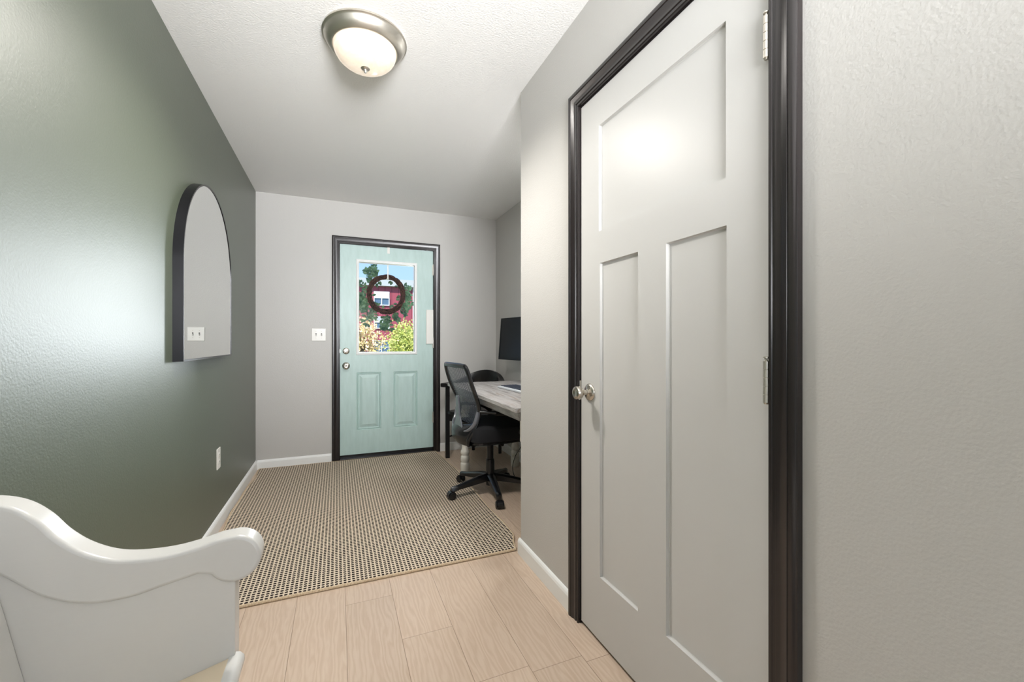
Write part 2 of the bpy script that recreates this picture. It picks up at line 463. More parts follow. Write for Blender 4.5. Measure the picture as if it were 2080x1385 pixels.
# ------------------------------------------------------------------ panelled doors
def panel_slab(s0, s1, z0, z1, panels, steps, place, thick, hole=None):
    """panels: rects (s0,s1,z0,z1); steps: list of (inset, depth) from the rim inward"""
    b = bm_()
    S = sorted({s0, s1, *[p[0] for p in panels], *[p[1] for p in panels]} | ({hole[0], hole[1]} if hole else set()))
    Z = sorted({z0, z1, *[p[2] for p in panels], *[p[3] for p in panels]} | ({hole[2], hole[3]} if hole else set()))
    vc = {}
    def V(s_, z, t_):
        k = (round(s_, 5), round(z, 5), round(t_, 5))
        if k not in vc: vc[k] = b.verts.new(place(s_, z, t_))
        return vc[k]
    def inside(c, R): return R[0] < c[0] < R[1] and R[2] < c[1] < R[3]
    for i in range(len(S)-1):
        for j in range(len(Z)-1):
            c = ((S[i]+S[i+1])/2, (Z[j]+Z[j+1])/2)
            if any(inside(c, p) for p in panels): continue
            if hole and inside(c, hole): continue
            for t_ in (0, -thick):
                b.faces.new((V(S[i],Z[j],t_), V(S[i+1],Z[j],t_), V(S[i+1],Z[j+1],t_), V(S[i],Z[j+1],t_)))
    def ringwall(R, ta, tb, R2=None):
        R2 = R2 or R
        A = [V(R[0],R[2],ta), V(R[1],R[2],ta), V(R[1],R[3],ta), V(R[0],R[3],ta)]
        B = [V(R2[0],R2[2],tb), V(R2[1],R2[2],tb), V(R2[1],R2[3],tb), V(R2[0],R2[3],tb)]
        for i in range(4):
            j = (i+1) % 4; b.faces.new((A[i], A[j], B[j], B[i]))
        return B
    for p in panels:
        R, t_ = p, 0
        # rim edges of a panel may be split by grid lines: use fresh verts
        for ins, dep in steps:
            R2 = (p[0]+ins, p[1]-ins, p[2]+ins, p[3]-ins)
            B = ringwall(R, t_, dep, R2); R, t_ = R2, dep
        b.faces.new(B)
        b.faces.new((V(p[0],p[2],-thick), V(p[1],p[2],-thick), V(p[1],p[3],-thick), V(p[0],p[3],-thick)))
    ringwall((s0, s1, z0, z1), 0, -thick)
    if hole: ringwall(hole, 0, -thick)
    return b

# --- front door
front = thing('door_1', 'mint green front door with a half window', 'door', (0, 0, 0)); front['kind'] = 'structure'
del front['category']
DF = D + 0.004                                           # inner face of the slab
pe = lambda s_, z, t_: (s_, DF-t_, z)
holeR = (0.180, 0.724, 1.012, 1.895)
b = panel_slab(0.022, 0.900, 0.050, 2.044, [(0.168,0.392,0.277,0.828),(0.510,0.742,0.277,0.828)],
               [(0.005,-0.009),(0.012,-0.003),(0.018,-0.013),(0.026,-0.013),(0.052,-0.002)], pe, 0.044, holeR)
obj('slab', b, mats['mint'], front)
b = bm_(); box(b, 0.024, 0.898, DF+0.006, DF+0.040, 0.0225, 0.050)
obj('door_sweep', b, mats['black_plastic'], front)
# white moulded frame round the glass
b = bm_(); rings = []
WF = [(0.0,-0.02),(0.0,0.006),(0.004,0.011),(0.010,0.012),(0.016,0.009),(0.020,0.009),(0.024,0.004),(0.024,-0.001),(0.024,-0.001)]
R = (0.190, 0.714, 1.022, 1.885)
WF = [(0.0,-0.02),(0.0,0.005),(0.004,0.010),(0.010,0.012),(0.017,0.008),(0.021,0.008),(0.026,0.003),(0.026,0.0)]
for (s_, z, ds, dz) in ((R[0],R[2],-1,-1),(R[0],R[3],-1,1),(R[1],R[3],1,1),(R[1],R[2],1,-1)):
    rings.append([b.verts.new(pe(s_+ds*w_, z+dz*w_, t_)) for w_, t_ in WF])
for i in range(4):
    a, c = rings[i], rings[(i+1) % 4]
    for k in range(len(WF)):
        q = (k+1) % len(WF); b.faces.new((a[k], a[q], c[q], c[k]))
obj('window_frame', b, mats['white_trim'], front, smooth=True)
b = bm_(); box(b, 0.186, 0.718, DF+0.016, DF+0.020, 1.018, 1.889)
obj('window_pane', b, gm, front)
# outer frame, on the porch side
b = bm_()
for (x0, x1, z0, z1) in ((0.166,0.192,0.998,1.909),(0.712,0.738,0.998,1.909),(0.192,0.712,0.998,1.024),(0.192,0.712,1.883,1.909)):
    box(b, x0, x1, DF+0.040, DF+0.054, z0, z1)
obj('outer_window_frame', b, mats['white_trim'], front)
# deadbolt
b = bm_(); lathe(b, [(0.031,0),(0.031,-0.006),(0.027,-0.012),(0.022,-0.014),(0.0,-0.0141)], (0.075, DF, 1.034), 'Y', cap=False)
db = obj('deadbolt', b, mats['nickel'], front, smooth=True)
b = bm_(); box(b, -0.019, 0.019, -0.030, -0.012, -0.005, 0.005)
tt = obj('thumb_turn', b, mats['nickel'], db, bevel=0.003, loc=(0.075, DF, 1.034)); tt.rotation_euler = (0, math.radians(-35), 0)
b = bm_(); lathe(b, [(0.034,0),(0.034,-0.004),(0.029,-0.009),(0.014,-0.012),(0.011,-0.030),(0.016,-0.036),(0.025,-0.043),(0.0275,-0.053),(0.025,-0.062),(0.016,-0.067),(0.008,-0.066),(0.006,-0.064),(0.0,-0.064)], (0.075, DF, 0.894), 'Y', cap=False)
kb = obj('door_knob', b, mats['nickel'], front, smooth=True)
b = bm_(); box(b, 0.073, 0.077, DF-0.0665, DF-0.063, 0.889, 0.899)
obj('lock_button', b, mats['slot'], kb)
def hinge(parent, x, y, z0, z1, wd):
    b = bm_(); n = 5; r = 0.0065
    prof = []
    for i in range(n):
        a = z0 + (z1-z0)*i/n; c = z0 + (z1-z0)*(i+1)/n
        prof += [(r*0.86, a), (r, a+0.0008), (r, c-0.0008), (r*0.86, c)]
    prof = [(r*0.6, z0-0.003)] + prof + [(r*0.45, z1+0.001), (r*0.45, z1+0.005), (r*0.95, z1+0.006), (r*0.95, z1+0.009), (r*0.5, z1+0.010)]
    lathe(b, prof, (x, y, 0), 'Z', 16)
    for (x0, x1, y0, y1) in wd: box(b, x0, x1, y0, y1, z0, z1)
    return obj('hinge', b, mats['brushed'], parent, smooth=True)
for z0, z1 in ((1.80,1.90),(1.06,1.16),(0.30,0.40)):
    hinge(front, 0.9015, DF-0.0075, z0, z1, [(0.893,0.901,DF-0.0018,DF+0.001),])
# latch strike tab on the latch-side casing edge
b = bm_(); box(b, 0.0195, 0.0235, D-0.0125, D-0.008, 1.02, 1.05)
obj('strike_plate', b, mats['nickel'], front)

# --- closet door
closet = thing('door_2', 'white closet door with one wide panel over two tall panels', 'door'); closet['kind'] = 'structure'
del closet['category']
pc = lambda s_, z, t_: (XR-t_+0.001, s_, z)
b = panel_slab(0.646, 1.432, 0.014, 2.052,
               [(0.760,1.311,1.532,1.925),(1.092,1.305,0.250,1.413),(0.758,0.967,0.252,1.413)],
               [(0.0015,-0.009),(0.004,-0.0105)], pc, 0.035)
obj('slab', b, mats['white_door'], closet)
b = bm_(); lathe(b, [(0.0335,0),(0.0335,-0.003),(0.031,-0.007),(0.024,-0.011),(0.014,-0.013),(0.0105,-0.016),(0.010,-0.032),(0.014,-0.037),(0.0225,-0.043),(0.0265,-0.052),(0.0265,-0.058),(0.023,-0.065),(0.0145,-0.0685),(0.012,-0.0675),(0.0,-0.0665)], (XR+0.001, 1.370, 0.928), 'X', cap=False)
obj('door_knob', b, mats['nickel'], closet, smooth=True)
for z0, z1 in ((1.757,1.852),(0.985,1.079),(0.21,0.305)):
    hinge(closet, XR-0.0085, 0.6465, z0, z1, [(XR-0.006, XR+0.001, 0.6445, 0.6485),])
b = bm_(); box(b, XR-0.006, XR+0.004, 1.4330, 1.4365, 0.915, 0.968)
obj('strike_plate', b, mats['nickel'], closet, bevel=0.001)

# white plastic plate on the front door by the hinge side
b = bm_(); box(b, 0.828, 0.901, DF-0.016, DF-0.0005, 1.100, 1.447)
tag(obj('alarm_sensor', b, mats['plastic_white'], bevel=0.004, loc=(0, 0, 0)),
    'tall narrow white plastic plate on the mint front door beside its hinges', 'plate')

# ------------------------------------------------------------------ switch and outlet
sw = thing('light_switch', 'white double light switch plate on grey wall left of the front door', 'light switch', (-0.159, D, 1.187))
b = bm_(); box(b, -0.060, 0.060, -0.006, 0, -0.058, 0.058)
obj('plate', b, mats['plastic_white'], sw, bevel=0.004)
for x in (-0.023, 0.023):
    b = bm_(); box(b, x-0.005, x+0.005, -0.0072, -0.004, -0.012, 0.012)
    obj('toggle_slot', b, mats['slot'], sw)
    b = bm_(); v = box(b, -0.0038, 0.0038, -0.014, 0.0, -0.005, 0.005)
    tg = obj('toggle', b, mats['plastic_white'], sw, bevel=0.001, loc=(x, -0.005, -0.001)); tg.rotation_euler = (0.55, 0, 0)
    for z in (-0.030, 0.030):
        b = bm_(); lathe(b, [(0.003,-0.0058),(0.003,-0.0068),(0.0015,-0.0072)], (x, 0, z), 'Y', 10)
        obj('screw', b, mats['brushed'], sw)
ol = thing('wall_outlet', 'white outlet cover plate low on the green wall', 'outlet', (XL, 2.995, 0.422))
b = bm_(); box(b, 0, 0.006, -0.038, 0.038, -0.062, 0.062)
obj('plate', b, mats['plastic_white'], ol, bevel=0.004)
for z in (-0.020, 0.020):
    b = bm_(); lathe(b, [(0.0165,0.005),(0.0165,0.0075),(0.015,0.0082)], (0, 0, z), 'X', 24)
    rc = obj('socket', b, mats['plastic_white'], ol, smooth=True)
    b = bm_(); box(b, 0.0080, 0.0086, -0.0075, -0.0055, z-0.002, z+0.006); box(b, 0.0080, 0.0086, 0.0055, 0.0075, z-0.002, z+0.006)
    lathe(b, [(0.0022,0.0080),(0.0022,0.0086)], (0, 0, z-0.0085), 'X', 10)
    obj('slot', b, mats['slot'], rc)

# ------------------------------------------------------------------ arched mirror
mir = thing('wall_mirror', 'arched wall mirror in a deep thin black metal frame on the green wall', 'mirror', (XL, 2.695, 1.035))
def arch(hw, bot, top, n=36):
    r = hw; zc = top - r
    pts = [(-hw, bot), (hw, bot), (hw, zc)]
    pts += [(hw*math.cos(PI*i/n), zc + r*math.sin(PI*i/n)) for i in range(1, n)]
    pts += [(-hw, zc)]
    return pts
HW, HT = 0.450, 0.905
def frame_ring(b, hw0, bot0, top0, hw1, bot1, top1, x0, x1):
    O = arch(hw0, bot0, top0); I = arch(hw1, bot1, top1)
    vs_ = [[b.verts.new((x, p[0], p[1])) for p in L] for L, x in ((O,x0),(O,x1),(I,x1),(I,x0))]
    n = len(O)
    for k in range(4):
        A, B = vs_[k], vs_[(k+1) % 4]
        for i in range(n):
            j = (i+1) % n; b.faces.new((A[i], A[j], B[j], B[i]))
b = bm_(); frame_ring(b, HW, 0.0, HT, HW-0.008, 0.008, HT-0.008, 0.0, 0.0395)
obj('frame', b, mats['black_metal'], mir, smooth=True)
b = bm_(); frame_ring(b, HW-0.0001, 0.0001, HT-0.0001, HW-0.002, 0.002, HT-0.002, 0.0390, 0.0400)
obj('front_rim', b, mats['rim'], mir, smooth=True)['label'] = 'thin polished front rim'
b = bm_(); prism(b, arch(HW-0.0078, 0.0078, HT-0.0078), 'X', 0.030, 0.037)
obj('mirror_glass', b, mats['mirror'], mir)
b = bm_(); prism(b, arch(HW-0.010, 0.010, HT-0.010), 'X', 0.001, 0.029)
obj('backing_board', b, mats['black_wood'], mir)

# ------------------------------------------------------------------ ceiling light
LX, LY = 0.112, 1.925
LAMP = 26
cl = thing('ceiling_light', 'round flush ceiling light with brushed nickel ring and lit alabaster glass bowl', 'ceiling light', (LX, LY, H))
b = bm_(); lathe(b, [(0.165,0.0),(0.172,-0.003),(0.1745,-0.008),(0.1745,-0.012),(0.169,-0.015),(0.166,-0.019),(0.160,-0.032),(0.150,-0.044),(0.141,-0.050),(0.137,-0.053),(0.133,-0.053),(0.131,-0.049),(0.131,-0.02)], axis='Z', seg=72, cap=False)
obj('metal_ring', b, mats['brushed'], cl, smooth=True)
b = bm_()
prof = [(0.1305, -0.046)]
for i in range(0, 15):
    a = math.radians(6 + 84*i/14)
    prof.append((0.1305*math.cos(a)**0.85 if i < 14 else 0.0005, -0.048 - 0.082*math.sin(a)))
lathe(b, prof, axis='Z', seg=72, cap=False)
obj('glass_bowl', b, mats['bowl'], cl, smooth=True)
b = bm_(); lathe(b, [(0.0005,-0.1265),(0.016,-0.127),(0.019,-0.131),(0.014,-0.136),(0.007,-0.138),(0.0055,-0.141),(0.007,-0.145),(0.005,-0.149),(0.0005,-0.150)], axis='Z', seg=24, cap=False)
obj('finial', b, mats['brushed'], cl, smooth=True)

# its light: three bulbs' worth thrown down from under the bowl
for k in range(3):
    l = bpy.data.lights.new('lamp_light', 'SPOT'); l.energy = LAMP; l.color = (1.0, 0.955, 0.90)
    l.spot_size = math.radians(168); l.spot_blend = 0.9; l.shadow_soft_size = 0.01
    o = bpy.data.objects.new('lamp_light', l); C.objects.link(o)
    o.location = (LX + 0.08*math.cos(2.1*k), LY + 0.08*math.sin(2.1*k), H - 0.158)

# added disc light, out of view, to brighten the desk alcove
rl = thing('alcove_fill_light', 'added unseen disc light that brightens the desk alcove', 'ceiling light', (1.37, 2.46, H))
b = bm_(); lathe(b, [(0.145,-0.0005),(0.170,-0.0005),(0.170,-0.008),(0.164,-0.011),(0.148,-0.009),(0.145,-0.001)], seg=40, cap=False)
obj('fill_trim_ring', b, mats['white_trim'], rl, smooth=True)  # ring makes the added light look like a fixture
b = bm_(); lathe(b, [(0.146,-0.006),(0.0005,-0.006)], seg=40, cap=False)
lens = M('fill_lens', (240, 240, 236), 0.4); lens.p.inputs['Emission Color'].default_value = (1, 1, 1, 1); lens.p.inputs['Emission Strength'].default_value = 3.0
obj('lens', b, lens, rl)
l = bpy.data.lights.new('alcove_fill_lamp', 'AREA'); l.shape = 'DISK'; l.size = 0.28; l.energy = 12; l.color = (0.95, 0.97, 1.0)
o = bpy.data.objects.new('alcove_fill_lamp', l); C.objects.link(o); o.location = (1.37, 2.46, H-0.012)

# ------------------------------------------------------------------ rug
rug = thing('area_rug', 'cream jute rug with dark woven dots in front of the front door', 'rug', (0.15, 3.14, 0))
b = bm_()
Y0, Y1, T = 2.062, 4.215, 0.012
redge = [(2.062,0.889),(2.14,0.905),(2.217,0.940),(2.417,0.948),(2.654,0.942),(2.868,0.945),(3.20,0.952),(3.473,0.965),(3.85,0.945),(4.215,0.925)]
def interp(tab, y):
    for (a, p), (c, q) in zip(tab, tab[1:]):
        if y <= c: return p + (q-p)*(y-a)/(c-a)
    return tab[-1][1]
def ledge(y): return -0.636 + 0.007*math.sin(y*5.1) + 0.004*math.sin(y*13+1)
def rip(u, y):
    return 0.0035*max(0, u-0.8)*5*(0.5+0.5*math.sin(y*9)) + 0.003*max(0, 0.12-u)*8*(0.5+0.5*math.sin(y*12))
NX, NY = 40, 90; top = []
for j in range(NY+1):
    y = Y0 + (Y1-Y0)*j/NY; l_, r__ = ledge(y)+0.006, interp(redge, y)-0.006
    top.append([])
    for i in range(NX+1):
        u_ = i/NX
        x = l_ + (r__-l_)*u_
        yy = y + (0.005 if j == 0 else 0)
        top[-1].append((x-0.15, yy-3.14, T+rip(u_, y)))
V = [[b.verts.new(p) for p in row_] for row_ in top]
for j in range(NY):
    for i in range(NX): b.faces.new((V[j][i], V[j][i+1], V[j+1][i+1], V[j+1][i]))
W = [[b.verts.new((p[0], p[1], 0.001)) for p in row_] for row_ in top]
for j in range(NY):
    for i in range(NX): b.faces.new((W[j][i], W[j+1][i], W[j+1][i+1], W[j][i+1]))
    b.faces.new((V[j][0], V[j+1][0], W[j+1][0], W[j][0])); b.faces.new((V[j][NX], W[j][NX], W[j+1][NX], V[j+1][NX]))
for i in range(NX):
    b.faces.new((V[0][i], W[0][i], W[0][i+1], V[0][i+1])); b.faces.new((V[NY][i], V[NY][i+1], W[NY][i+1], W[NY][i]))
obj('woven_field', b, mats['rug'], rug, smooth=True)
b = bm_()
loop = [top[0][i] for i in range(NX+1)] + [top[j][NX] for j in range(1, NY+1)] + [top[NY][i] for i in range(NX-1, -1, -1)] + [top[j][0] for j in range(NY-1, 0, -1)]
tube(b, [(p[0], p[1], 0.0066+(p[2]-T)) for p in loop], 0.0072, 8, closed=True, up=(0,0,1))
obj('binding', b, mats['binding'], rug, smooth=True)['label'] = 'plain cream bound edge'

# ------------------------------------------------------------------ bench (pew)
K = 1.082
bench = thing('bench', 'white painted wooden bench with scrolled end panel against the green wall', 'bench', (-0.42, 0.44, 0))
bx0, by0 = -0.42, 0.44
ye = 1.030
def bz(z): return EYE - (EYE - z)*K
topc = [(-0.640,bz(0.863)),(-0.600,bz(0.864)),(-0.560,bz(0.859)),(-0.527,bz(0.845)),(-0.498,bz(0.820)),(-0.475,bz(0.791)),(-0.444,bz(0.763)),(-0.405,bz(0.742)),(-0.365,bz(0.733)),(-0.311,bz(0.731)),(-0.263,bz(0.737)),(-0.229,bz(0.745)),(-0.195,bz(0.7475))]
scx, scz, scr = -0.198, bz(0.7475)-0.048, 0.048
scroll = [(scx+scr*math.cos(math.radians(a)), scz+scr*math.sin(math.radians(a))) for a in range(78, -151, -12)]
lowc = [(-0.262,0.650),(-0.310,0.640),(-0.370,0.628),(-0.430,0.630),(-0.490,0.655),(-0.540,0.700),(-0.590,0.745),(-0.640,0.775)]
topS = [tuple(p)[:2] for p in smooth_path([(x, z, 0) for x, z in topc], 4)]
lowS = [tuple(p)[:2] for p in smooth_path([(x, z, 0) for x, z in lowc], 4)]
outline = topS + scroll + lowS
b = bm_(); prism(b, [(x-bx0, z) for x, z in outline], 'Y', ye-0.004-by0, ye+0.048-by0)
obj('armrest', b, mats['bench'], bench, smooth=True, bevel=0.013, seg=4)
pan = [(-0.645,0.0),(-0.20,0.0),(-0.197,scz-0.03),(-0.262,0.672)] + [(x, z+0.022) for x, z in lowS[4:]] + [(-0.645,0.80)]
b = bm_(); prism(b, [(x-bx0, z) for x, z in pan], 'Y', ye-by0, ye+0.041-by0)
obj('end_panel', b, mats['bench'], bench, bevel=0.002)
b = bm_(); prism(b, [(x-bx0, z) for x, z in pan], 'Y', -0.22-by0, -0.18-by0)
obj('end_panel', b, mats['bench'], bench, bevel=0.002)
b = bm_(); prism(b, [(x-bx0, z) for x, z in outline], 'Y', -0.228-by0, -0.173-by0)
obj('armrest', b, mats['bench'], bench, smooth=True, bevel=0.013, seg=4)
# reclined back board
b = bm_(); prism(b, [(x-bx0, z) for x, z in ((-0.492,0.39),(-0.588,0.86),(-0.612,0.86),(-0.516,0.39))], 'Y', -0.18-by0, ye-by0)
obj('backrest', b, mats['bench'], bench, bevel=0.004)
# seat board with painted bullnose
b = bm_(); prism(b, [(x-bx0, z) for x, z in ((-0.515,0.386),(-0.208,0.464),(-0.208,0.440),(-0.515,0.362))], 'Y', -0.18-by0, ye-0.0005-by0)
obj('seat', b, mats['bench_seat'], bench)['label'] = 'cream seat board'
b = bm_()
nose = [(-0.2085,0.4655),(-0.200,0.4675),(-0.190,0.465),(-0.183,0.457),(-0.182,0.447),(-0.187,0.438),(-0.198,0.434),(-0.2085,0.434)]
prism(b, [(x-bx0, z) for x, z in nose], 'Y', -0.185-by0, ye+0.012-by0)
obj('seat_edge', b, mats['bench'], bench, smooth=True)['label'] = 'white rounded front edge'
b = bm_(); box(b, -0.235-bx0, -0.213-bx0, -0.18-by0, ye-by0, 0.08, 0.434)
obj('seat_apron', b, mats['bench'], bench)

# ------------------------------------------------------------------ desk
desk = thing('desk', 'farmhouse desk with weathered grey plank top and turned white legs in the alcove', 'desk', (1.235, 2.84, 0))
dx, dy = 1.235, 2.84
b = bm_()
nb = 5; X0, X1 = 0.888, 1.580
for i in range(nb):
    a = X0 + (X1-X0)*i/nb; c = X0 + (X1-X0)*(i+1)/nb
    box(b, a+0.0006-dx, c-0.0006-dx, 2.085-dy, 3.595-dy, 0.7365, 0.760)
obj('desk_top', b, mats['planks'], desk, bevel=0.002)
b = bm_()
box(b, 0.930-dx, 0.950-dx, 2.13-dy, 3.55-dy, 0.683, 0.7365); box(b, 1.52-dx, 1.54-dx, 2.13-dy, 3.55-dy, 0.683, 0.7365)
box(b, 0.95-dx, 1.52-dx, 2.13-dy, 2.15-dy, 0.683, 0.7365); box(b, 0.95-dx, 1.52-dx, 3.53-dy, 3.55-dy, 0.683, 0.7365)
obj('apron', b, mats['planks'], desk)
LEG = [(0.034,0.0),(0.0375,0.008),(0.0385,0.075),(0.036,0.084),(0.031,0.088),(0.032,0.094),(0.0375,0.106),(0.0385,0.124),(0.036,0.140),(0.030,0.148),(0.031,0.155),(0.037,0.165),(0.038,0.178),(0.035,0.190),(0.029,0.198),
       (0.028,0.23),(0.030,0.30),(0.036,0.38),(0.0385,0.44),(0.036,0.48),(0.029,0.50),(0.028,0.506),(0.037,0.515),(0.038,0.53),(0.030,0.54),(0.030,0.55)]
for x, y in ((1.012,3.475),(1.480,3.475),(1.012,2.185),(1.480,2.185)):
    b = bm_(); lathe(b, LEG, (x-dx, y-dy, 0), 'Z', 32); box(b, x-0.036-dx, x+0.036-dx, y-0.036-dy, y+0.036-dy, 0.545, 0.7365)
    obj('leg', b, mats['white_leg'], desk, smooth=True)

# ------------------------------------------------------------------ keyboard
kbd = thing('keyboard', 'white keyboard with dark keys on the grey plank desk', 'keyboard', (1.28, 2.86, 0.7605), math.radians(3))
b = bm_(); box(b, -0.105, 0.105, -0.235, 0.235, 0.0, 0.014)
obj('body', b, mats['keyboard_body'], kbd, bevel=0.004)
def key(bm, x, y, w_, l_):
    box(bm, x-w_/2, x+w_/2, y-l_/2, y+l_/2, 0.013, 0.019)
keys = []
for r_i in range(6):
    for c_i in range(22):
        if r_i == 0 and 5 < c_i < 12: continue
        keys.append((-0.070+0.024*r_i, -0.221+0.021*c_i, 0.0165, 0.0140))
keys.append((-0.070, -0.221+0.021*8.5, 0.0185, 0.115))
keys.sort(key=lambda k: -k[1])
km = {}
for i, (x, y, w_, l_) in enumerate(keys[:100]):
    k_ = (w_, l_)
    if k_ not in km:
        b = bm_(); key(b, 0, 0, w_, l_)
        o = obj('key', b, mats['key'], kbd); km[k_] = o.data
    else:
        o = bpy.data.objects.new('key', km[k_]); C.objects.link(o); o.parent = kbd
    o.location = (x, y, 0)
b = bm_()
for x, y, w_, l_ in keys[100:]: key(b, x, y, w_, l_)
o = obj('other_keys', b, mats['key'], kbd); o['kind'] = 'stuff'

# ------------------------------------------------------------------ monitor on a wall arm
mon = thing('monitor', 'black flat screen monitor mounted on the alcove wall above the desk', 'monitor', (1.478, 3.45, 1.150), math.radians(10.0))
def rotY(bm, ang, org=(0,0,0)):
    bmesh.ops.rotate(bm, verts=bm.verts, cent=org, matrix=Matrix.Rotation(ang, 3, 'Y'))
TL = math.radians(4.5)
b = bm_(); MW, MH = 0.285, 0.195
box(b, 0.004, 0.030, -MW, MW, -MH, MH); rotY(b, TL); obj('casing', b, mats['black_plastic'], mon, bevel=0.003)
b = bm_()
for (y0, y1, z0, z1) in ((-MW,MW,MH-0.018,MH),(-MW,MW,-MH,-MH+0.020),(-MW,-MW+0.016,-MH+0.020,MH-0.018),(MW-0.016,MW,-MH+0.020,MH-0.018)):
    box(b, 0.0, 0.0045, y0, y1, z0, z1)
rotY(b, TL); obj('bezel', b, mats['bezel'], mon)
b = bm_(); box(b, 0.002, 0.0048, -MW+0.016, MW-0.016, -MH+0.020, MH-0.018)
rotY(b, TL); obj('screen', b, mats['screen'], mon)
b = bm_(); tube(b, [(0.030, 0, 0.0), (0.075, 0.0, 0.0)], 0.022, 16)
box(b, 0.070, 0.0765, -0.05, 0.05, -0.06, 0.06)
obj('wall_bracket', b, mats['black_metal'], mon)

# ------------------------------------------------------------------ captain's armchair in the corner
arm_ch = thing('armchair', 'black wooden armchair with curved top rail in the corner behind the desk', 'chair', (1.275, 3.93, 0), math.radians(-138))
# local +X is the facing direction; legs at the corners
def pt(x, y, z): return (x, y, z)
S2 = 0.232
A_ = arm_ch
for sy in (-1, 1):
    b = bm_(); tube(b, [(0.185, sy*S2, 0.0), (0.185, sy*S2, 0.695)], 0.027, 4)
    bmesh.ops.recalc_face_normals(b, faces=b.faces)
    obj('front_leg', b, mats['black_wood'], A_, bevel=0.003)
    b = bm_(); tube(b, [(-0.175, sy*0.155, 0.0), (-0.165, sy*0.16, 0.45)], [0.016, 0.019], 10)
    obj('back_leg', b, mats['black_wood'], A_, smooth=True)
b = bm_()
so_ = [(0.205,-0.215),(0.215,0),(0.205,0.215),(0.05,0.225),(-0.12,0.19),(-0.185,0.08),(-0.195,0),(-0.185,-0.08),(-0.12,-0.19),(0.05,-0.225)]
prism(b, [tuple(p)[:2] for p in smooth_path([(x, y, 0) for x, y in so_], 4, True)], 'Z', 0.425, 0.452)
obj('seat', b, mats['black_wood'], A_, bevel=0.006)
b = bm_()
for sy in (-1, 1): box(b, -0.15, 0.19, sy*0.205-0.010, sy*0.205+0.010, 0.36, 0.425)
box(b, 0.175, 0.195, -0.21, 0.21, 0.36, 0.425)
obj('seat_rail', b, mats['black_wood'], A_)
# arms sweep back into one continuous top rail
rail = [(0.245,-0.235,0.707),(0.16,-0.240,0.707),(0.02,-0.238,0.710),(-0.09,-0.215,0.722),(-0.155,-0.14,0.745),(-0.180,0,0.757),(-0.155,0.14,0.745),(-0.09,0.215,0.722),(0.02,0.238,0.710),(0.16,0.240,0.707),(0.245,0.235,0.707)]
rp = smooth_path(rail, 6)
hts = []
b = bm_(); rings = []
n = len(rp)
for i, p in enumerate(rp):
    u_ = i/(n-1); mid = math.exp(-((u_-0.5)/0.17)**2)
    t_ = (rp[min(i+1,n-1)]-rp[max(i-1,0)]); t_.z = 0; t_.normalize(); sd = Vector((t_.y, -t_.x, 0))
    hw_ = 0.034*(1-mid) + 0.012*mid; hh = 0.019*(1-mid) + 0.062*mid
    cpt = p + Vector((0,0,0.018*mid))
    rings.append([b.verts.new(cpt + sd*a*hw_ + Vector((0,0,1))*c*hh) for a, c in ((-1,-0.7),(-0.7,-1),(0.7,-1),(1,-0.7),(1,0.7),(0.7,1),(-0.7,1),(-1,0.7))])
for a, c in zip(rings, rings[1:]):
    for i in range(8): b.faces.new((a[i], a[(i+1)%8], c[(i+1)%8], c[i]))
b.faces.new(rings[0]); b.faces.new(rings[-1][::-1])
obj('arm_and_top_rail', b, mats['black_wood'], A_, smooth=True)
for a in (-0.14, -0.07, 0, 0.07, 0.14):
    b = bm_(); tube(b, [(-0.165-0.0+abs(a)*0.12, a*0.9, 0.45), (-0.178+abs(a)*0.18, a, 0.715)], 0.007, 8)
    obj('spindle', b, mats['black_wood'], A_, smooth=True)
b = bm_()
for sy in (-1, 1): tube(b, [(0.185, sy*S2, 0.20), (-0.172, sy*0.157, 0.22)], 0.009, 8)
obj('stretcher', b, mats['black_wood'], A_, smooth=True)

# ------------------------------------------------------------------ office chair
oc = thing('office_chair', 'black mesh-back swivel office chair on casters pushed up to the desk', 'office chair', (1.05, 2.94, 0.0), math.radians(5))
# seat
b = bm_()
so_ = [(-0.215,-0.20),(-0.10,-0.245),(0.08,-0.25),(0.215,-0.235),(0.245,-0.12),(0.25,0),(0.245,0.12),(0.215,0.235),(0.08,0.25),(-0.10,0.245),(-0.215,0.20),(-0.235,0)]
ol_ = [tuple(p)[:2] for p in smooth_path([(x, y, 0) for x, y in so_], 4, True)]
rings = []
for sc, z in ((0.90,0.425),(0.985,0.436),(1.0,0.465),(1.0,0.502),(0.975,0.522),(0.90,0.533),(0.7,0.538),(0.3,0.539)):
    rings.append([b.verts.new((x*sc, y*sc, z + (0.006*(x*sc/0.25)**2 if z > 0.5 else 0))) for x, y in ol_])
for a, c in zip(rings, rings[1:]):
    for i in range(len(ol_)):
        j = (i+1) % len(ol_); b.faces.new((a[i], a[j], c[j], c[i]))
b.faces.new(rings[0][::-1]); b.faces.new(rings[-1])
obj('seat', b, mats['fabric'], oc, smooth=True)
b = bm_(); prism(b, [(x*0.93, y*0.93) for x, y in ol_], 'Z', 0.412, 0.427)
obj('seat_pan', b, mats['black_plastic'], oc)
# back frame: rail loop
side = [(-0.275,0.948,0.205),(-0.262,0.905,0.222),(-0.238,0.83,0.224),(-0.205,0.75,0.216),(-0.178,0.68,0.200),(-0.170,0.62,0.186),(-0.185,0.56,0.184),(-0.215,0.50,0.176),(-0.235,0.44,0.150),(-0.225,0.405,0.125)]
topb = [(-0.279,0.955,0.17),(-0.285,0.957,0.09),(-0.287,0.957,0.0)]
left = [(x, y, z) for x, z, y in side[::-1]] + [(x, y, z) for x, z, y in topb]
loopp = left + [(x, -y, z) for x, y, z in left[-2::-1]]
lp = smooth_path(loopp, 5)
b = bm_(); tube(b, lp, 0.0180, 10, flat=0.75, up=(1, 0, 0.25))
obj('back_frame', b, mats['black_plastic'], oc, smooth=True)
